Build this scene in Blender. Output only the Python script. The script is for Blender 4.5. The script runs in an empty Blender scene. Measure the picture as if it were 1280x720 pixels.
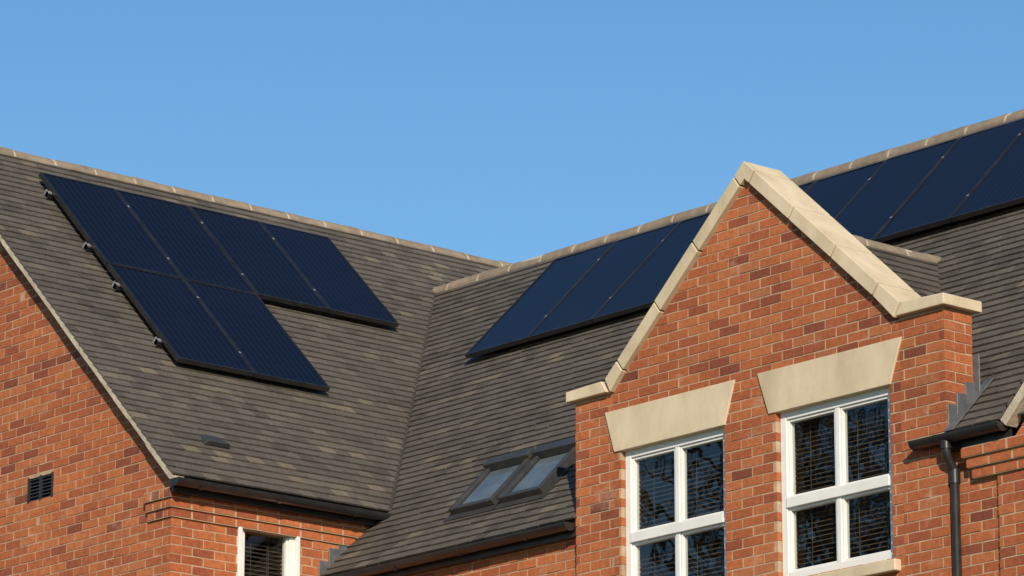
import bpy, bmesh, math, random
from mathutils import Vector, Matrix
random.seed(7)
S=bpy.context.scene
# ---------------------------------------------------------------- materials
def newmat(name):
    m=bpy.data.materials.new(name); m.use_nodes=True
    nt=m.node_tree; b=nt.nodes['Principled BSDF']
    return m,nt,b
def N(nt,t,**k):
    n=nt.nodes.new(t)
    for a,v in k.items(): setattr(n,a,v)
    return n
def noise(nt,scale,detail=4,rough=.55,vec=None,stretch=None):
    n=N(nt,'ShaderNodeTexNoise'); n.inputs['Scale'].default_value=scale
    n.inputs['Detail'].default_value=detail; n.inputs['Roughness'].default_value=rough
    tc=N(nt,'ShaderNodeTexCoord'); src=tc.outputs['Object']
    if stretch:
        mp=N(nt,'ShaderNodeMapping'); mp.inputs['Scale'].default_value=stretch
        nt.links.new(src,mp.inputs[0]); src=mp.outputs[0]
    nt.links.new(src,n.inputs['Vector']); return n
def ramp(nt,src,stops,interp='LINEAR'):
    r=N(nt,'ShaderNodeValToRGB'); r.color_ramp.interpolation=interp
    e=r.color_ramp.elements
    while len(e)<len(stops): e.new(.5)
    for i,(p,c) in enumerate(stops):
        e[i].position=p
        e[i].color=(c,c,c,1) if isinstance(c,(int,float)) else (*c,1)
    nt.links.new(src,r.inputs[0]); return r
def mix(nt,a,b,fac,mode='MIX'):
    m=N(nt,'ShaderNodeMix',data_type='RGBA',blend_type=mode)
    for i,v in ((0,fac),(6,a),(7,b)):
        if isinstance(v,(int,float)): m.inputs[i].default_value=v
        elif isinstance(v,tuple): m.inputs[i].default_value=(*v,1)
        else: nt.links.new(v,m.inputs[i])
    return m.outputs[2]
def math_(nt,op,a,b=None):
    n=N(nt,'ShaderNodeMath',operation=op)
    for i,v in enumerate((a,b)):
        if v is None: continue
        if isinstance(v,(int,float)): n.inputs[i].default_value=v
        else: nt.links.new(v,n.inputs[i])
    return n.outputs[0]
def bump(nt,b,h,strength=.5,dist=.01):
    n=N(nt,'ShaderNodeBump'); n.inputs['Strength'].default_value=strength; n.inputs['Distance'].default_value=dist
    nt.links.new(h,n.inputs['Height']); nt.links.new(n.outputs[0],b.inputs['Normal'])
def attr(nt,name='rnd'):
    a=N(nt,'ShaderNodeAttribute'); a.attribute_name=name; return a.outputs['Fac']

def mat_brick():
    m,nt,b=newmat('brick_mat')
    c=ramp(nt,attr(nt),[(0,(.21,.055,.03)),(.05,(.29,.074,.033)),(.18,(.38,.100,.036)),(.6,(.455,.128,.043)),(.9,(.50,.155,.053)),(1,(.42,.145,.062))]).outputs[0]
    n1=ramp(nt,noise(nt,26,3,.7).outputs[0],[(.3,.70),(.7,1.10)]).outputs[0]
    c=mix(nt,c,n1,1.0,'MULTIPLY')
    n2=ramp(nt,noise(nt,.8,3,.6,stretch=(1,1,.6)).outputs[0],[(.3,.78),(.7,1.08)]).outputs[0]
    c=mix(nt,c,n2,1.0,'MULTIPLY')
    ef=ramp(nt,noise(nt,2.6,6,.72,stretch=(1,1,1.6)).outputs[0],[(.59,0.),(.74,.42)]).outputs[0]
    c=mix(nt,c,(.60,.43,.31),ef)
    nt.links.new(c,b.inputs['Base Color']); b.inputs['Roughness'].default_value=.9
    bump(nt,b,noise(nt,80,2,.7).outputs[0],.5,.004); return m
def mat_tile(name,stops,lich):
    m,nt,b=newmat(name)
    c=ramp(nt,attr(nt),stops).outputs[0]
    n1=ramp(nt,noise(nt,30,3,.7).outputs[0],[(.3,.80),(.7,1.14)]).outputs[0]
    c=mix(nt,c,n1,1.0,'MULTIPLY')
    n2=ramp(nt,noise(nt,.5,3,.6).outputs[0],[(.3,.86),(.7,1.10)]).outputs[0]
    c=mix(nt,c,n2,1.0,'MULTIPLY')
    l=ramp(nt,noise(nt,14,5,.8).outputs[0],[(.57,0.),(.72,lich)]).outputs[0]
    c=mix(nt,c,(.24,.19,.125),l)
    nt.links.new(c,b.inputs['Base Color']); b.inputs['Roughness'].default_value=.75
    bump(nt,b,noise(nt,60,2,.7).outputs[0],.35,.004); return m
def mat_noisy(name,c1,c2,scale=5,rough=.8,bs=.3,bd=.004,bscale=60,metal=0,stretch=None,det=4):
    m,nt,b=newmat(name)
    c=ramp(nt,noise(nt,scale,det,.65,stretch=stretch).outputs[0],[(.3,c1),(.7,c2)]).outputs[0]
    nt.links.new(c,b.inputs['Base Color']); b.inputs['Roughness'].default_value=rough; b.inputs['Metallic'].default_value=metal
    if bs: bump(nt,b,noise(nt,bscale,3,.6).outputs[0],bs,bd)
    return m
BR=mat_brick()
MORT=mat_noisy('mortar_mat',(.33,.225,.14),(.52,.37,.24),7,.95,.3)
TL=mat_tile('roof_tile_mat',[(0,(.070,.060,.051)),(.2,(.092,.079,.066)),(.8,(.109,.094,.078)),(.96,(.125,.107,.086)),(1,(.165,.138,.10))],.25)
STONE=mat_noisy('cream_stone_mat',(.46,.37,.24),(.70,.59,.42),2.6,.85,.4,.004,70,stretch=(1,1,.5),det=8)
RIDGE=mat_noisy('ridge_tile_mat',(.17,.135,.10),(.30,.235,.165),7,.85,.5)
CREAM=mat_noisy('verge_mortar_mat',(.38,.32,.24),(.55,.48,.37),9,.9,.6,.01,30)
LEAD=mat_noisy('lead_mat',(.06,.063,.07),(.13,.135,.145),8,.5,.3,.004,25)
UPVC=mat_noisy('white_upvc_mat',(.70,.70,.68),(.79,.79,.77),4,.35,.0)
BLK=mat_noisy('black_plastic_mat',(.012,.012,.014),(.028,.027,.027),6,.32,.0)
UNDER=mat_noisy('underlay_mat',(.03,.026,.022),(.045,.04,.034),6,.9,.0)
GREYF=mat_noisy('skylight_frame_mat',(.045,.045,.046),(.075,.073,.07),6,.4,.0,metal=.3)
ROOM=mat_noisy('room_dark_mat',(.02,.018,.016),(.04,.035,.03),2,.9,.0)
BLIND=mat_noisy('blind_mat',(.075,.050,.028),(.125,.083,.047),3,.6,.0)
SKREFL=mat_noisy('skylight_reflection_mat',(.13,.15,.18),(.25,.28,.32),3,.7,.0)  # pale grey-blue: sky reflection in the skylight glass, painted as a colour
ALU=mat_noisy('aluminium_mat',(.35,.35,.36),(.5,.5,.51),12,.4,.0,metal=.6)
BARK=mat_noisy('bark_mat',(.05,.04,.03),(.09,.075,.055),5,.9,.0)
def mat_glass(name,f0=.12,wav=.4):
    m,nt,b=newmat(name)
    nt.nodes.remove(b); out=nt.nodes['Material Output']
    ge=N(nt,'ShaderNodeNewGeometry')
    dt=N(nt,'ShaderNodeVectorMath',operation='DOT_PRODUCT'); nt.links.new(ge.outputs['Normal'],dt.inputs[0]); nt.links.new(ge.outputs['Incoming'],dt.inputs[1])
    c=math_(nt,'ABSOLUTE',dt.outputs['Value']); c=math_(nt,'SUBTRACT',1.0,c); c=math_(nt,'POWER',c,5.0)
    c=math_(nt,'MULTIPLY',c,1-f0); c=math_(nt,'ADD',c,f0)
    bp=N(nt,'ShaderNodeBump'); bp.inputs['Strength'].default_value=wav; bp.inputs['Distance'].default_value=.0035
    nt.links.new(noise(nt,4.2,1,.5).outputs[0],bp.inputs['Height'])
    g=N(nt,'ShaderNodeBsdfGlossy'); g.inputs['Roughness'].default_value=.01; nt.links.new(bp.outputs[0],g.inputs['Normal'])
    t=N(nt,'ShaderNodeBsdfTransparent'); t.inputs[0].default_value=(.78,.82,.81,1)
    ms=N(nt,'ShaderNodeMixShader'); nt.links.new(c,ms.inputs[0]); nt.links.new(t.outputs[0],ms.inputs[1]); nt.links.new(g.outputs[0],ms.inputs[2])
    nt.links.new(ms.outputs[0],out.inputs[0]); return m
GLASS=mat_glass('window_glass_mat')
def mat_pv():
    m,nt,b=newmat('solar_cell_mat')
    tc=N(nt,'ShaderNodeTexCoord'); sp=N(nt,'ShaderNodeSeparateXYZ'); nt.links.new(tc.outputs['UV'],sp.inputs[0])
    def lines(out,cnt,wd):
        f=math_(nt,'FRACT',math_(nt,'MULTIPLY',out,cnt)); ab=math_(nt,'ABSOLUTE',math_(nt,'SUBTRACT',f,.5))
        return math_(nt,'LESS_THAN',ab,wd)
    base=ramp(nt,noise(nt,1.2,3).outputs[0],[(.3,(.003,.003,.008)),(.7,(.005,.005,.013))]).outputs[0]
    c=mix(nt,base,(.010,.011,.022),lines(sp.outputs[0],12,.09))
    c=mix(nt,c,(.008,.008,.018),lines(sp.outputs[1],10,.025))
    nt.links.new(c,b.inputs['Base Color']); b.inputs['Roughness'].default_value=.2
    b.inputs['IOR'].default_value=1.28
    return m
PV=mat_pv()
# ---------------------------------------------------------------- helpers
def empty(name,parent=None):
    o=bpy.data.objects.new(name,None); S.collection.objects.link(o)
    if parent: o.parent=parent
    return o
class Acc:
    def __init__(s): s.v=[];s.f=[];s.r=[];s.uv=[]
    def hexa(s,p,r=None):
        i=len(s.v); s.v+= [tuple(q) for q in p]
        s.f+=[(i,i+3,i+2,i+1),(i+4,i+5,i+6,i+7),(i,i+1,i+5,i+4),(i+1,i+2,i+6,i+5),(i+2,i+3,i+7,i+6),(i+3,i,i+4,i+7)]
        r=random.random() if r is None else r
        s.r+=[r]*8
    def box(s,x0,x1,y0,y1,z0,z1,r=None):
        s.hexa([(x0,y0,z0),(x1,y0,z0),(x1,y1,z0),(x0,y1,z0),(x0,y0,z1),(x1,y0,z1),(x1,y1,z1),(x0,y1,z1)],r)
    def prism(s,bot,top,r=None):
        i=len(s.v);n=len(bot); s.v+=[tuple(q) for q in bot]+[tuple(q) for q in top]
        s.f+=[tuple(range(i,i+n))[::-1],tuple(range(i+n,i+2*n))]
        for k in range(n): s.f.append((i+k,i+(k+1)%n,i+n+(k+1)%n,i+n+k))
        r=random.random() if r is None else r
        s.r+=[r]*(2*n)
    def quad(s,p):
        i=len(s.v); s.v+=[tuple(q) for q in p]; s.f.append((i,i+1,i+2,i+3)); s.r+=[.5]*4
    def obj(s,name,mat,parent=None,clips=(),bev=0,smooth=False,seg=1,recalc=True):
        me=bpy.data.meshes.new(name); me.from_pydata(s.v,[],s.f)
        a=me.attributes.new('rnd','FLOAT','POINT'); a.data.foreach_set('value',s.r)
        bm=bmesh.new(); bm.from_mesh(me)
        for co,no in clips:   # removes the side the normal points to
            g=bm.verts[:]+bm.edges[:]+bm.faces[:]
            res=bmesh.ops.bisect_plane(bm,geom=g,plane_co=co,plane_no=no,clear_outer=True)
            ed=[e for e in bm.edges if e.is_boundary]
            bmesh.ops.holes_fill(bm,edges=ed,sides=0)
        if recalc: bmesh.ops.recalc_face_normals(bm,faces=bm.faces[:])
        bm.to_mesh(me); bm.free()
        o=bpy.data.objects.new(name,me); S.collection.objects.link(o); me.materials.append(mat)
        if parent: o.parent=parent
        if bev:
            md=o.modifiers.new('bev','BEVEL'); md.width=bev; md.segments=seg; md.limit_method='ANGLE'
        if smooth:
            for p in me.polygons: p.use_smooth=True
        return o
def T(axis,plane):
    return (lambda u,d,z:(u,plane-d,z)) if axis=='Y' else (lambda u,d,z:(plane+d,u,z))
def tbox(acc,t,u0,u1,d0,d1,z0,z1,r=None):
    acc.hexa([t(u0,d0,z0),t(u1,d0,z0),t(u1,d1,z0),t(u0,d1,z0),t(u0,d0,z1),t(u1,d0,z1),t(u1,d1,z1),t(u0,d1,z1)],r)
def cut(iv,a,b):
    out=[]
    for x,y in iv:
        if b<=x or a>=y: out.append((x,y)); continue
        if a>x: out.append((x,a))
        if b<y: out.append((b,y))
    return out
RH=.075;BL=.225;MJ=.0115
def brick_wall(name,parent,axis,plane,u0,u1,z0,z1,openings=(),clips=(),thick=.29,phase=0.,bdepth=.102,under=()):
    t=T(axis,plane); a=Acc()
    k0=int(math.floor(z0/RH)); k1=int(math.ceil(z1/RH))
    for k in range(k0,k1):
        zc=k*RH+RH/2
        if zc<z0 or zc>z1: continue
        iv=[(u0,u1)]
        for (a0,a1,b0,b1) in openings:
            if b0<zc<b1: iv=cut(iv,a0,a1)
        off=phase+(k%2)*BL/2
        for (s,e) in iv:
            j=math.floor((s-off)/BL)
            while off+j*BL<e:
                p=max(off+j*BL,s); q=min(off+(j+1)*BL-MJ,e)
                if q-p>.025:
                    d=random.gauss(0,.0011); dz=random.gauss(0,.0010)
                    tl=random.gauss(0,.0009)
                    x0,x1=p+random.uniform(0,.002),q-random.uniform(0,.002)
                    if p==s: x0=p
                    if q==e: x1=q
                    c=[(x0,-bdepth,k*RH+dz),(x1,-bdepth,k*RH+dz),(x1,d+tl,k*RH+dz),(x0,d-tl,k*RH+dz),(x0,-bdepth,k*RH+RH-MJ+dz),(x1,-bdepth,k*RH+RH-MJ+dz),(x1,d+tl,k*RH+RH-MJ+dz),(x0,d-tl,k*RH+RH-MJ+dz)]
                    a.hexa([t(*w) for w in c])
                j+=1
    a.obj(name,BR,parent,clips)
    m=Acc(); us=sorted({u0,u1}|{v for o in openings for v in (o[0]-.004,o[1]+.004) if u0<v<u1})
    for ua,ub in zip(us[:-1],us[1:]):
        uc=(ua+ub)/2; iv=[(z0,z1)]
        for (a0,a1,b0,b1) in openings:
            if a0-.004<uc<a1+.004: iv=cut(iv,b0,b1)
        for za,zb in iv: tbox(m,t,ua+ (.003 if ua==u0 else 0),ub-(.003 if ub==u1 else 0),-thick,-.0038,za,zb)
    m.obj(name+'_mortar',MORT,parent,clips)
# ---------------------------------------------------------------- dimensions (z measured from camera height)
YB=21.5; CX=-22.02; BL0,BR0=-23.99,-20.05
Xl,Hl,Xe,He,Yg=-30.82,11.11,-27.02,7.35,19.84
Yr,Hr,Hre=25.26,10.48,6.73
XW=-27.17; GY=19.95; WY=YB+.07; GZ=-1.6
house=empty('brick_house')
# ---------------------------------------------------------------- roofs
def slope(name,parent,P0,A,U,length,sl,gauge=.1,tw=.165,holes=(),clips=()):
    P0=Vector(P0);A=Vector(A).normalized();U=Vector(U).normalized()
    Nn=A.cross(U)
    if Nn.z<0: Nn=-Nn
    a=Acc(); th=.015
    n=int(sl/gauge)
    for k in range(n):
        s0=k*gauge; s1=s0+gauge+.02
        iv=[(0,length)]
        for (a0,a1,b0,b1) in holes:
            if b0<s0+gauge*.4<b1: iv=cut(iv,a0,a1)
        off=(k%2)*tw/2-tw
        rowj=random.gauss(0,.0015); rc=random.gauss(0,.05)
        for (s,e) in iv:
            j=math.floor((s-off)/tw)
            while off+j*tw<e:
                p=max(off+j*tw,s); q=min(off+(j+1)*tw-.003,e)
                if q-p>.012:
                    r1=random.gauss(0,.0012); r2=random.gauss(0,.0012); sj=rowj+random.gauss(0,.002)
                    if random.random()<.015: sj-=.008
                    def pt(al,up,h): return P0+A*al+U*up+Nn*h
                    a.hexa([pt(p,s0+sj,.011+r1),pt(q,s0+sj,.011+r2),pt(q,s1,-.004),pt(p,s1,-.004),
                            pt(p,s0+sj,.011+th+r1),pt(q,s0+sj,.011+th+r2),pt(q,s1,.008),pt(p,s1,.008)],min(1,max(0,random.random()+rc)))
                j+=1
    o=a.obj(name,TL,parent,clips)
    u=Acc()
    def slab(a0,a1,b0,b1):
        c=[P0+A*x+U*y+Nn*h for h in (-.05,-.006) for x,y in ((a0,b0),(a1,b0),(a1,b1),(a0,b1))]
        u.hexa(c)
    if not holes: slab(.012,length,.02,sl)
    else:
        h=holes[0]; slab(0,h[0],.02,sl); slab(h[1],length,.02,sl); slab(h[0],h[1],h[3],sl)
    u.obj(name+'_underlay',UNDER,parent,clips)
    return o
s45=math.hypot(Hl-He,Xl-Xe)
slope('wing_roof_slope',house,(Xe,Yg,He),(0,1,0),(Xl-Xe,0,Hl-He),14,s45)
slope('wing_roof_slope_rear',house,(Xl-3.8,Yg,He),(0,1,0),(3.8,0,Hl-He),14,s45,gauge=.2,tw=.5)
sR=math.hypot(Yr-YB,Hr-Hre); EY=YB-.02
slope('main_roof_slope',house,(-32,YB,Hre),(1,0,0),(0,Yr-YB,Hr-Hre),20,sR,holes=[(32+BL0-.01,32+BR0+.01,-1,.36)])
slope('main_roof_slope_rear',house,(-32,Yr+3.76,Hre),(1,0,0),(0,-3.76,Hr-Hre),20,sR,gauge=.2,tw=.5)
slope('gable_roof_slope',house,(CX+2.02,YB+.28,6.76),(0,1,0),(-2.02,0,2.02),1.95,2.02*1.4142)
slope('gable_roof_slope_left',house,(CX-2.02,YB+.28,6.76),(0,1,0),(2.02,0,2.02),1.95,2.02*1.4142)
def ridge(name,parent,p0,p1,r=.105,seg=.45,drop=.075):
    p0=Vector(p0);p1=Vector(p1);d=(p1-p0);L=d.length;d.normalize();sd=d.cross(Vector((0,0,1)))
    def prof(c,r,j=0):
        return [c+sd*math.cos(t)*r+Vector((0,0,math.sin(t)*r*.9-drop+j)) for t in [math.radians(q) for q in (-14,10,36,63,90,117,144,170,194)]]
    a=Acc();x=0
    while x<L:
        e=min(x+seg-.02,L); j=random.gauss(0,.004); j2=random.gauss(0,.004)
        a.prism(prof(p0+d*x,r,j),prof(p0+d*e,r,j2)); x+=seg
    a.obj(name,RIDGE,parent,bev=.004)
    m=Acc(); m.prism(prof(p0+d*.01,r-.005),prof(p0+d*(L-.01),r-.005)); m.obj(name+'_mortar',CREAM,parent)
ridge('wing_ridge_tiles',house,(Xl,Yg-.01,Hl),(Xl,Yg+14,Hl))
ridge('main_ridge_tiles',house,(-30.35,Yr,Hr),(-12,Yr,Hr))
ridge('gable_ridge_tiles',house,(CX,YB+.30,8.78),(CX,23.62,8.78),r=.09,drop=.06)
def valley(name,a,b,l,r):
    a=Vector(a);b=Vector(b);up=Vector((0,0,.024));v=Acc()
    for w in (Vector(l).normalized(),Vector(r).normalized()):
        w=w*.02
        v.hexa([a,b,b+w,a+w,a+up,b+up,b+w+up,a+w+up])
    v.obj(name,UNDER,house)
valley('valley_lead',(-30.18,Yr,Hr),(-27.02,22.12,7.36),(0,-1,0),(1,0,0))
# ---------------------------------------------------------------- gable bay
w1=(-23.47,-22.32);w2=(-21.77,-20.60);WH=7.19;WS=5.90
ops=[(w1[0],w1[1],WS,WH),(w2[0],w2[1],WS,WH)]
rise=1.43;run=1.60;apz=9.18;L=math.hypot(rise,run);ct=.105;vt=ct*L/run
clr=((CX,YB,apz-vt+.015),(rise,0,run)); cll=((CX,YB,apz-vt+.015),(-rise,0,run))
brick_wall('gable_front_wall',house,'Y',YB,CX-1.53,CX+1.53,GZ,9.1,[(max(o[0],CX-1.53),min(o[1],CX+1.53),o[2],o[3]) for o in ops],[clr,cll],phase=.03)
brick_wall('gable_front_shoulder',house,'Y',YB,CX+1.53,BR0,GZ,7.66,phase=.03)
brick_wall('gable_front_shoulder_left',house,'Y',YB,BL0,CX-1.53,GZ,7.66,phase=.03)
brick_wall('gable_return_wall',house,'X',BR0+.001,YB+.001,YB+.29,6.3,7.66,thick=.1,bdepth=.09,phase=YB)
brick_wall('gable_return_wall_lower',house,'X',BR0+.001,YB+.001,YB+.07,GZ,6.3,thick=.07,bdepth=.06,phase=YB)
# coping
cop=Acc(); yf,yb=YB-.05,YB+.345
def xz(pts):
    j=random.gauss(0,.0015)
    cop.prism([(x,yf+j,z) for x,z in pts],[(x,yb+j,z) for x,z in pts])
nx,nz=rise/L,run/L
def out(t,sg): return (CX+sg*run*t,apz-rise*t)
def inn(t,sg): return (CX+sg*run*t,apz-rise*t-vt)
g=.003
for sg in (-1,1):
    cuts=[.07,.33,.60,.86] if sg>0 else [.07,.36,.63,.90]
    for i in range(3):
        a0,a1=cuts[i]+g,cuts[i+1]-g
        xz([out(a0,sg),out(a1,sg),(inn(a1,sg)[0]-sg*nx*ct*.9,inn(a1,sg)[1]+nx*ct*.8),(inn(a0,sg)[0]-sg*nx*ct*.9,inn(a0,sg)[1]+nx*ct*.8)])
    a0=cuts[3]+g
    xz([out(a0,sg),out(.985,sg),(CX+sg*1.52,7.659),(inn(a0,sg)[0]-sg*nx*ct*.9,inn(a0,sg)[1]+nx*ct*.8)])
ik=.07-g
xz([out(0,1),out(ik,1),(inn(ik,1)[0]-nx*ct*.9,inn(ik,1)[1]+nx*ct*.8),inn(0,1),(inn(ik,-1)[0]+nx*ct*.9,inn(ik,-1)[1]+nx*ct*.8),out(ik,-1)])
cop.obj('gable_coping',STONE,house,bev=.006,seg=2)
kn=Acc()
for sg in (-1,1):
    x=[(CX+sg*1.545,7.662),(CX+sg*2.025,7.662),(CX+sg*2.025,7.745),(CX+sg*1.615,7.76)]
    kn.prism([(p,yf-.006,q) for p,q in x],[(p,yb+.004,q) for p,q in x])
kn.obj('gable_kneeler',STONE,house,bev=.008,seg=2)
li=Acc()
for tl,tr,br,bl in ((-23.64,-22.19,-22.305,-23.535),(-21.95,-20.46,-20.585,-21.835)):
    q=[(tl,7.515),(tr,7.515),(br,7.185),(bl,7.185)]
    li.prism([(x,YB-.014,z) for x,z in q],[(x,YB+.10,z) for x,z in q])
li.obj('window_lintel',STONE,house,bev=.005,seg=2)
si=Acc()
for a_,b_ in (w1,w2): si.box(a_-.07,b_+.07,YB-.06,YB+.12,WS-.09,WS-.004)
si.obj('window_sill',STONE,house,bev=.01,seg=2)
def window(name,axis,plane,u0,u1,z0,z1,trans=None,mull=True,fw=.062,rec=.045,trim=0):
    e=empty(name,house); t=T(axis,plane); f=Acc()
    d0,d1=-rec-.07,-rec
    tbox(f,t,u0+.002,u0+fw,d0,d1,z0+.002,z1-.002); tbox(f,t,u1-fw,u1-.002,d0,d1,z0+.002,z1-.002)
    tbox(f,t,u0+fw,u1-fw,d0,d1-.002,z1-fw,z1-.002); tbox(f,t,u0+fw,u1-fw,d0,d1-.002,z0+.002,z0+fw+.015)
    uc=(u0+u1)/2; rows=[(z0+fw+.015,z1-fw)]
    if trans:
        tbox(f,t,u0+fw,u1-fw,d0,d1+.012,trans-.04,trans+.035); rows=[(z0+fw+.015,trans-.04),(trans+.035,z1-fw)]
    cols=[(u0+fw,u1-fw)]
    if mull:
        cols=[(u0+fw,uc-.022),(uc+.022,u1-fw)]
        for a,b in rows: tbox(f,t,uc-.022,uc+.022,d0,d1-.006,a,b)
    gl=Acc()
    for ri,(a,b) in enumerate(rows):
        for (p,q) in cols:
            w=.02; dd=d1-.016
            tbox(f,t,p,p+w,d0,dd,a,b); tbox(f,t,q-w,q,d0,dd,a,b); tbox(f,t,p+w,q-w,d0,dd-.001,b-w,b); tbox(f,t,p+w,q-w,d0,dd-.001,a,a+w)
            tl=random.gauss(0,.0015)
            gl.quad([t(p+w,dd-.03,a+w),t(q-w,dd-.03+tl,a+w),t(q-w,dd-.03+tl,b-w),t(p+w,dd-.03,b-w)])
    if trim:
        tbox(f,t,u0-trim,u0+.003,-.03,.02,z0,z1+trim); tbox(f,t,u1-.003,u1+trim,-.03,.02,z0,z1+trim); tbox(f,t,u0+.003,u1-.003,-.03,.021,z1-.003,z1+trim)
        tbox(f,t,u0-trim-.02,u1+trim+.02,.0205,.035,z1+trim-.02,z1+trim+.008)
    f.obj('frame',UPVC,e,bev=.004,seg=2); gl.obj('glass',GLASS,e,recalc=False)
    bl=Acc(); z=z0+.05; dip=random.uniform(-.004,.004)
    while z<z1-.03:
        s_=random.gauss(0,.0015)
        bl.hexa([t(u0+.03,-rec-.15,z+.010),t(u1-.03,-rec-.15,z+.010+dip),t(u1-.03,-rec-.115,z-.008+s_+dip),t(u0+.03,-rec-.115,z-.008),
                 t(u0+.03,-rec-.15,z+.0125),t(u1-.03,-rec-.15,z+.0125+dip),t(u1-.03,-rec-.115,z-.0055+s_+dip),t(u0+.03,-rec-.115,z-.0055)]); z+=.036
    for u in (u0+.2,uc+.1,u1-.2): tbox(bl,t,u,u+.006,-rec-.113,-rec-.111,z0,z1)
    bl.obj('blind',BLIND,e)
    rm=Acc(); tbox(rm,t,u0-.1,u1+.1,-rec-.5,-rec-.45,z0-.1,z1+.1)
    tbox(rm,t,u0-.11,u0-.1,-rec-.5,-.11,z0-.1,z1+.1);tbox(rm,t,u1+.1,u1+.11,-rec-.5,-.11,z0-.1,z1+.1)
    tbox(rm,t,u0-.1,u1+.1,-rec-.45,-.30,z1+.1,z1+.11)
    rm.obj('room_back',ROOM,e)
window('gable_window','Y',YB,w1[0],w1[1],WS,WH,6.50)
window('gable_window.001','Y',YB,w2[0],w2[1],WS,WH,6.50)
# ---------------------------------------------------------------- main wall
brick_wall('main_wall_left',house,'Y',WY,XW,BL0,GZ,6.66,thick=.25)
brick_wall('main_wall_right',house,'Y',WY,BR0,-19.62,GZ,6.66,thick=.25)
brick_wall('end_gable_wall',house,'Y',WY-.025,-19.62,-14.4,GZ,9.4,thick=.3,clips=[((-19.42,0,6.64),(-1,0,1)),((-14.6,0,6.64),(1,0,1))])
cb=Acc()
for i in range(3):
    ua,ub,pl=-19.84-.03*i,-19.15,WY-.026
    u=ua
    while u<ub-.02:
        v=min(u+.21,ub); cb.box(u,v-.010,pl-.022*(i+1),pl+.03,6.375+i*.075,6.375+i*.075+.0625); u+=.222
cb.obj('end_gable_corbel',BR,house)
cm=Acc()
for i in range(3): cm.box(-19.83-.03*i,-19.16,WY-.022-.022*(i+1),WY,6.37+i*.075,6.448+i*.075-.001*i)
cm.obj('end_gable_corbel_mortar',MORT,house)
A0=Vector((-19.47,0,6.71));U=Vector((1,0,1)).normalized();Nv=Vector((-1,0,1)).normalized()
def slab(acc,y0,y1,l,h0,h1,l0=0):
    c=[]
    for h in (h0,h1):
        for a_,y in ((l0,y0),(l,y0),(l,y1),(l0,y1)):
            p=A0+U*a_+Nv*h; c.append((p.x,y,p.z))
    acc.hexa(c)
vs=Acc()
for i in range(8): slab(vs,YB-.06-random.uniform(0,.006),WY-.02,(i+1)*.42-.004,-.055,.012,i*.42)
vs.obj('end_gable_verge',CREAM,house)
vs=Acc()
for i in range(34): 
    for k in range(14): slab(vs,YB-.07+k*.165,YB-.07+k*.165+.162,i*.1+.115,.014+random.uniform(0,.003),.032,i*.1)
vs.obj('end_gable_roof',TL,house)
# ---------------------------------------------------------------- left wing walls
lw=(20.66,21.23)
brick_wall('wing_side_wall',house,'X',XW,GY,24,GZ,7.28,[(lw[0],lw[1],5.8,7.14)],thick=.25,phase=GY)
brick_wall('wing_gable_wall',house,'Y',GY,-34.4,XW-.001,GZ,11.1,
   [(-29.22,-28.86,7.49,7.69)],clips=[((Xe,0,He-.06),(Hl-He,0,Xe-Xl)),((2*Xl-Xe,0,He-.06),(-(Hl-He),0,Xe-Xl))],thick=.25,phase=XW)
window('side_window','X',XW,lw[0],lw[1],5.8,7.14,None,False,fw=.05,rec=.02,trim=.035)
cb=Acc()
for i in range(3):
    d=.022*(i+1); z=7.05+i*.075; u=GY-.022*(i+1)
    while u<22.1:
        v=min(u+.215,22.1); cb.box(XW-.02,XW+d,u,v-.010+.0,z,z+.0625); u+=.225
    u=XW-.30+.0
    while u<XW-.021:
        v=min(u+.105,XW-.021); cb.box(u,v-.010,GY-d,GY-.001,z,z+.0625); u+=.112
cb.obj('wing_corbel',BR,house)
cm=Acc()
for i in range(3):
    d=.022*(i+1)-.004; z=7.05+i*.075
    cm.box(XW-.30,XW+d,GY-d,22.1,z-.008,z+.074-.001*i)
cm.obj('wing_corbel_mortar',MORT,house)
A0=Vector((Xe+.02,0,He-.02));U=Vector((Xl-Xe,0,Hl-He)).normalized();Nv=Vector((Hl-He,0,Xe-Xl)).normalized()
vg=Acc(); x=0
while x<5.2:
    l=random.uniform(.3,.6); p=A0+U*x; q=A0+U*min(x+l,5.25); j=random.gauss(0,.002)
    c=[]
    for h in (-.048+j,-.004):
        for pp,y in ((p,Yg+.006+j*.5),(q,Yg+.006+j*.5),(q,GY+.01),(p,GY+.01)):
            w=pp+Nv*h; c.append((w.x,y,w.z))
    vg.hexa(c); x+=l
vg.obj('wing_verge_mortar',CREAM,house)
vn=Acc(); ty=T('Y',GY)
tbox(vn,ty,-29.22,-28.86,-.06,-.045,7.49,7.69)
for a_,b_ in ((-29.225,-29.205),(-29.05,-29.03),(-28.875,-28.855)): tbox(vn,ty,a_,b_,-.05,.008,7.485,7.695)
for i in range(7): tbox(vn,ty,-29.204,-28.876,-.044,-.005,7.49+i*.03,7.50+i*.03)
vn.obj('air_vent',BLK,house)
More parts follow.
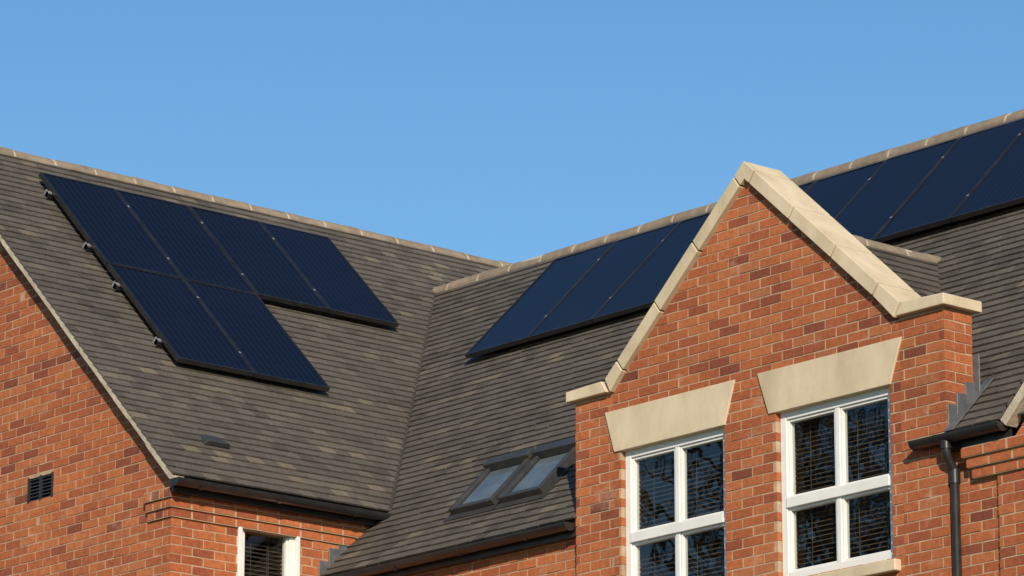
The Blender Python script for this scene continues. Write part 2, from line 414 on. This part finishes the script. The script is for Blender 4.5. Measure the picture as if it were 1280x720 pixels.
# ---------------------------------------------------------------- gutters
def gutter(name,p0,p1,r=.058,closed=True):
    p0=Vector(p0);p1=Vector(p1);d=(p1-p0);L=d.length;d.normalize();sd=d.cross(Vector((0,0,1)));Z=Vector((0,0,1))
    e=Acc()
    def ring(c,r): return [c+sd*math.cos(t)*r+Z*math.sin(t)*r for t in [math.pi+math.pi*i/12 for i in range(13)]]
    def shell(a,b,r0,r1):
        A=ring(a,r0)+ring(a,r1)[::-1]; B=ring(b,r0)+ring(b,r1)[::-1]
        n=13
        for i in range(n-1):
            e.hexa([A[i],A[i+1],A[2*n-2-i],A[2*n-1-i],B[i],B[i+1],B[2*n-2-i],B[2*n-1-i]])
    shell(p0,p1,r-.004,r)
    x=.25
    while x<L:
        shell(p0+d*(x-.02),p0+d*(x+.02),r,r+.006); x+=.8
    for c in (p0,p1):
        R=ring(c,r+.005); q=c+d*(.012 if c is p1 else -.012)
        e.prism(R,ring(q,r+.005))
    e.obj(name,BLK,house)
gutter('wing_gutter',(Xe+.045,Yg+.0,He-.035),(Xe+.045,22.02,He-.035))
gutter('main_gutter',(XW+.01,YB-.055,Hre-.03),(BL0-.02,YB-.055,Hre-.03))
gutter('main_gutter_right',(-20.30,YB-.065,Hre-.03),(-19.47,YB-.065,Hre-.03))
fa=Acc(); fa.box(Xe-.045,Xe-.02,Yg+.03,22.1,He-.13,He-.03); fa.box(XW,BL0,YB+.005,YB+.03,Hre-.13,Hre-.02); fa.box(BR0,-19.45,YB+.003,YB+.022,Hre-.13,Hre-.02)
fa.box(Xe-.13,Xe-.046,Yg+.12,22.1,He-.13,He-.12)
fa.obj('fascia_board',BLK,house)
def tube(name,pts,r,mat,parent,collars=()):
    cu=bpy.data.curves.new(name,'CURVE'); cu.dimensions='3D'; cu.bevel_depth=r; cu.bevel_resolution=4
    sp=cu.splines.new('POLY'); sp.points.add(len(pts)-1)
    for i,p in enumerate(pts): sp.points[i].co=(*p,1)
    cu.materials.append(mat); o=bpy.data.objects.new(name,cu); S.collection.objects.link(o); o.parent=parent
    return o
px=-20.0
tube('downpipe',[(px,YB-.065,Hre-.08),(px,YB-.065,Hre-.14),(px,YB-.055,Hre-.18),(px,YB+.0,Hre-.26),(px,YB+.015,Hre-.30),(px,YB+.015,GZ)],.034,BLK,house)
tube('downpipe_socket',[(px,YB+.015,Hre-.27),(px,YB+.015,Hre-.37)],.042,BLK,house)
tube('downpipe_outlet',[(px,YB-.065,Hre-.06),(px,YB-.065,Hre-.13)],.042,BLK,house)
# ---------------------------------------------------------------- flashings
fl=Acc()
for i in range(6):
    y=YB-.02+i*.10; h=Hre+(y-YB)
    fl.box(XW-.01,XW+.008+.002*(i%2),y,y+.112,h-.05,h+.17+.02*(i%2))
for i in range(3):
    y=YB+.01+i*.095; h=Hre+(y-YB)
    fl.box(BR0-.01,BR0+.010+.002*(i%2),y,y+.105,h-.05,h+.21)
c=[]
for h0 in (.025,.034):
    for x,s in ((BR0,-.02),(BR0+.09,-.02),(BR0+.09,.62),(BR0,.62)):
        c.append((x,YB+s*.7071-h0*.7071,Hre+s*.7071+h0*.7071))
fl.hexa(c)
fl.box(BR0-.05,BR0+.06,YB+.292,YB+.302,Hre+.2,Hre+.62)
fl.obj('lead_flashing',LEAD,house,bev=.003)
# ---------------------------------------------------------------- skylights on main slope
def frame_pt(P0,A,U):
    P0=Vector(P0);A=Vector(A).normalized();U=Vector(U).normalized();Nn=A.cross(U)
    if Nn.z<0: Nn=-Nn
    return lambda a,u,h:P0+A*a+U*u+Nn*h
MR=frame_pt((0,YB,Hre),(1,0,0),(0,1,1))
WR=frame_pt((Xe,0,He),(0,1,0),(-1,0,(Hl-He)/(Xe-Xl)))
def pbox(acc,fp,a0,a1,u0,u1,h0,h1,r=None):
    acc.hexa([fp(a0,u0,h0),fp(a1,u0,h0),fp(a1,u1,h0),fp(a0,u1,h0),fp(a0,u0,h1),fp(a1,u0,h1),fp(a1,u1,h1),fp(a0,u1,h1)],r)
for (a0,a1) in ((-25.88,-25.34),(-25.27,-24.75)):
    e=empty('roof_window',house); f=Acc(); u0,u1=.50,1.14
    w=.045
    pbox(f,MR,a0,a0+w,u0,u1,0,.09); pbox(f,MR,a1-w,a1,u0,u1,0,.09)
    pbox(f,MR,a0+w,a1-w,u0,u0+w,0,.088); pbox(f,MR,a0-.01,a1+.01,u1-w*1.6,u1+.03,0,.125)
    f.obj('frame',GREYF,e,bev=.004)
    k=Acc(); pbox(k,MR,a0-.045,a1+.045,u0-.07,u1+.10,.02,.032); k.obj('flashing_kerb',GREYF,e)
    gl=Acc(); gl.quad([MR(a0+w,u0+w,.066),MR(a1-w,u0+w,.066),MR(a1-w,u1-w*1.5,.066),MR(a0+w,u1-w*1.5,.066)])
    gl.obj('glass',GLASS,e,recalc=False)
    bb=Acc(); pbox(bb,MR,a0+w,a1-w,u0+w,u1-w*1.5,.045,.05); bb.obj('blind',SKREFL,e)  # added sheet below the glass, its pale colour stands in for reflected sky
v=Acc(); u0=(7.78-He)*1.414
v.hexa([WR(20.43,u0-.06,.02),WR(20.70,u0-.06,.02),WR(20.66,u0+.10,.02),WR(20.47,u0+.10,.02),WR(20.45,u0-.06,.07),WR(20.68,u0-.06,.07),WR(20.64,u0+.10,.03),WR(20.49,u0+.10,.03)])
v.obj('roof_vent',GREYF,house,bev=.006)
# ---------------------------------------------------------------- solar arrays
def array(fp,a0,pitch,cells,top,hp,so=.12,clampside=-1):
    e=empty('solar_panel_array')
    fr=Acc(); ce=Acc(); ra=Acc(); cl=Acc()
    th=.042; gap=.014
    for (k,r) in cells:
        p=a0+k*pitch; q=p+pitch-gap; u1=top-r*hp; u0=u1-hp+gap
        w=.014; dj=random.gauss(0,.0012); so_=so+dj
        pbox(fr,fp,p,q,u0,u0+w,so_-th,so_); pbox(fr,fp,p,q,u1-w,u1,so_-th,so_)
        pbox(fr,fp,p,p+w,u0+w,u1-w,so_-th,so_-.0004); pbox(fr,fp,q-w,q,u0+w,u1-w,so_-th,so_-.0004)
        t1,t2=random.gauss(0,.0015),random.gauss(0,.0015)
        b0,b1,c0,c1=p+w,q-w,u0+w,u1-w; zt=so_-.005
        ce.hexa([fp(b0,c0,so_-th+.01),fp(b1,c0,so_-th+.01),fp(b1,c1,so_-th+.01),fp(b0,c1,so_-th+.01),fp(b0,c0,zt+t1),fp(b1,c0,zt+t2),fp(b1,c1,zt-t1),fp(b0,c1,zt-t2)])
    rows={}
    for k,r in cells: rows.setdefault(r,[]).append(k)
    for r,ks in rows.items():
        lo,hi=a0+min(ks)*pitch,a0+(max(ks)+1)*pitch-gap
        for fr_ in (.2,.78):
            u=top-r*hp-hp*fr_
            pbox(ra,fp,lo-.045,hi+.03,u-.02,u+.02,so-th-.042,so-th-.001)
            pbox(cl,fp,lo-.045,lo-.005,u-.02,u+.02,so-th-.025,so-.028)
            pbox(cl,fp,lo-.045,lo-.033,u-.02,u+.045,.03,so-.03)
            a=lo+.3
            while a<hi: pbox(cl,fp,a-.02,a+.02,u-.05,u+.02,.03,so-th-.042); a+=1.0
            for k in ks[1:]:
                a=a0+k*pitch-gap/2; pbox(cl,fp,a-.010,a+.010,u-.012,u+.012,so+.002,so+.005)
    fr.obj('frame',BLK,e)
    o=ce.obj('cells',PV,e)
    me=o.data; uvl=me.uv_layers.new(name='UVMap')
    o_=fp(0,0,0); A=fp(1,0,0)-o_; U=fp(0,1,0)-o_
    for lp in me.loops:
        c=me.vertices[lp.vertex_index].co-o_
        uvl.data[lp.index].uv=(((c.dot(A)-a0)/pitch),((top-c.dot(U))/hp))
    ra.obj('rails',BLK,e); cl.obj('clamps',ALU,e,bev=.003)
array(WR,20.75,.8323,[(0,0),(1,0),(2,0),(3,0),(0,1),(1,1)],s45-.5334,1.52)
array(MR,-28.02,.848,[(k,0) for k in range(11)],(10.19-Hre)*1.4142-.02,1.545)
# ---------------------------------------------------------------- bare winter trees (seen mirrored in the window glass)
def tree(x,y,h,seed):
    rnd=random.Random(seed); a=Acc()
    def seg(p,q,r0,r1,n=5):
        d=(q-p).normalized(); s=d.cross(Vector((.3,.2,1))).normalized(); t=d.cross(s)
        a.prism([p+(s*math.cos(k*6.283/n)+t*math.sin(k*6.283/n))*r0 for k in range(n)],[q+(s*math.cos(k*6.283/n)+t*math.sin(k*6.283/n))*r1 for k in range(n)])
    def grow(p,d,l,r,lv):
        n=3; q=p
        for i in range(n):
            d=(d+Vector((rnd.gauss(0,.13),rnd.gauss(0,.13),rnd.gauss(.03,.06)))).normalized()
            q2=q+d*l/n; seg(q,q2,r*(1-.3*i/n),r*(1-.3*(i+1)/n),7 if lv==0 else 4); q=q2
            if lv<5 and (i>0 or lv>0):
                for _ in range(1 if i<2 else 2):
                    s=Vector((rnd.gauss(0,1),rnd.gauss(0,1),rnd.gauss(.2,.5))).normalized()
                    grow(q,(d*.9+s*.75).normalized(),l*rnd.uniform(.55,.78),r*.58*(1-.2*i/n),lv+1)
    grow(Vector((x,y,GZ-.1)),Vector((0,0,1)),h*.36,h*.018,0)
    a.obj('bare_tree',BARK)
tree(-38,5.5,19,3); tree(-43,-1,21,5)
# ---------------------------------------------------------------- ground
gm=mat_noisy('ground_mat',(.05,.07,.03),(.10,.10,.06),.3,.95,.5,.02,8)
gr=Acc(); gr.v=[(-1500,-1500,GZ),(1500,-1500,GZ),(1500,1500,GZ),(-1500,1500,GZ)]; gr.f=[(0,1,2,3)]; gr.r=[.5]*4
gr.obj('ground',gm)
# ---------------------------------------------------------------- light
sv=Vector((.80,-.60,0)).normalized(); el=math.radians(24)
sd=Vector((sv.x*math.cos(el),sv.y*math.cos(el),math.sin(el)))
su=bpy.data.lights.new('sun','SUN'); su.energy=5; su.angle=math.radians(.5); su.color=(1,.87,.68)
so=bpy.data.objects.new('sun',su); S.collection.objects.link(so); so.rotation_euler=sd.to_track_quat('Z','Y').to_euler()
w=bpy.data.worlds.new('World'); S.world=w; w.use_nodes=True; nt=w.node_tree
sk=nt.nodes.new('ShaderNodeTexSky'); sk.sky_type='NISHITA'; sk.sun_disc=False; sk.sun_elevation=el; sk.sun_rotation=math.atan2(sv.x,sv.y)
sk.air_density=1.0; sk.dust_density=.05; sk.ozone_density=2.6
hs=nt.nodes.new('ShaderNodeHueSaturation'); hs.inputs['Saturation'].default_value=1.2; hs.inputs['Hue'].default_value=.497
nt.links.new(sk.outputs[0],hs.inputs['Color'])
nt.links.new(hs.outputs[0],nt.nodes['Background'].inputs[0]); nt.nodes['Background'].inputs[1].default_value=.125
# ---------------------------------------------------------------- camera
cd=bpy.data.cameras.new('camera'); co=bpy.data.objects.new('camera',cd); S.collection.objects.link(co)
cd.sensor_width=36; cd.lens=5289.9/1280*36; cd.clip_end=5000; cd.clip_start=.5
co.rotation_euler=(math.pi/2+.2606,0,.8555); S.camera=co
S.view_settings.view_transform='Standard'; S.view_settings.look='None'; S.view_settings.exposure=0
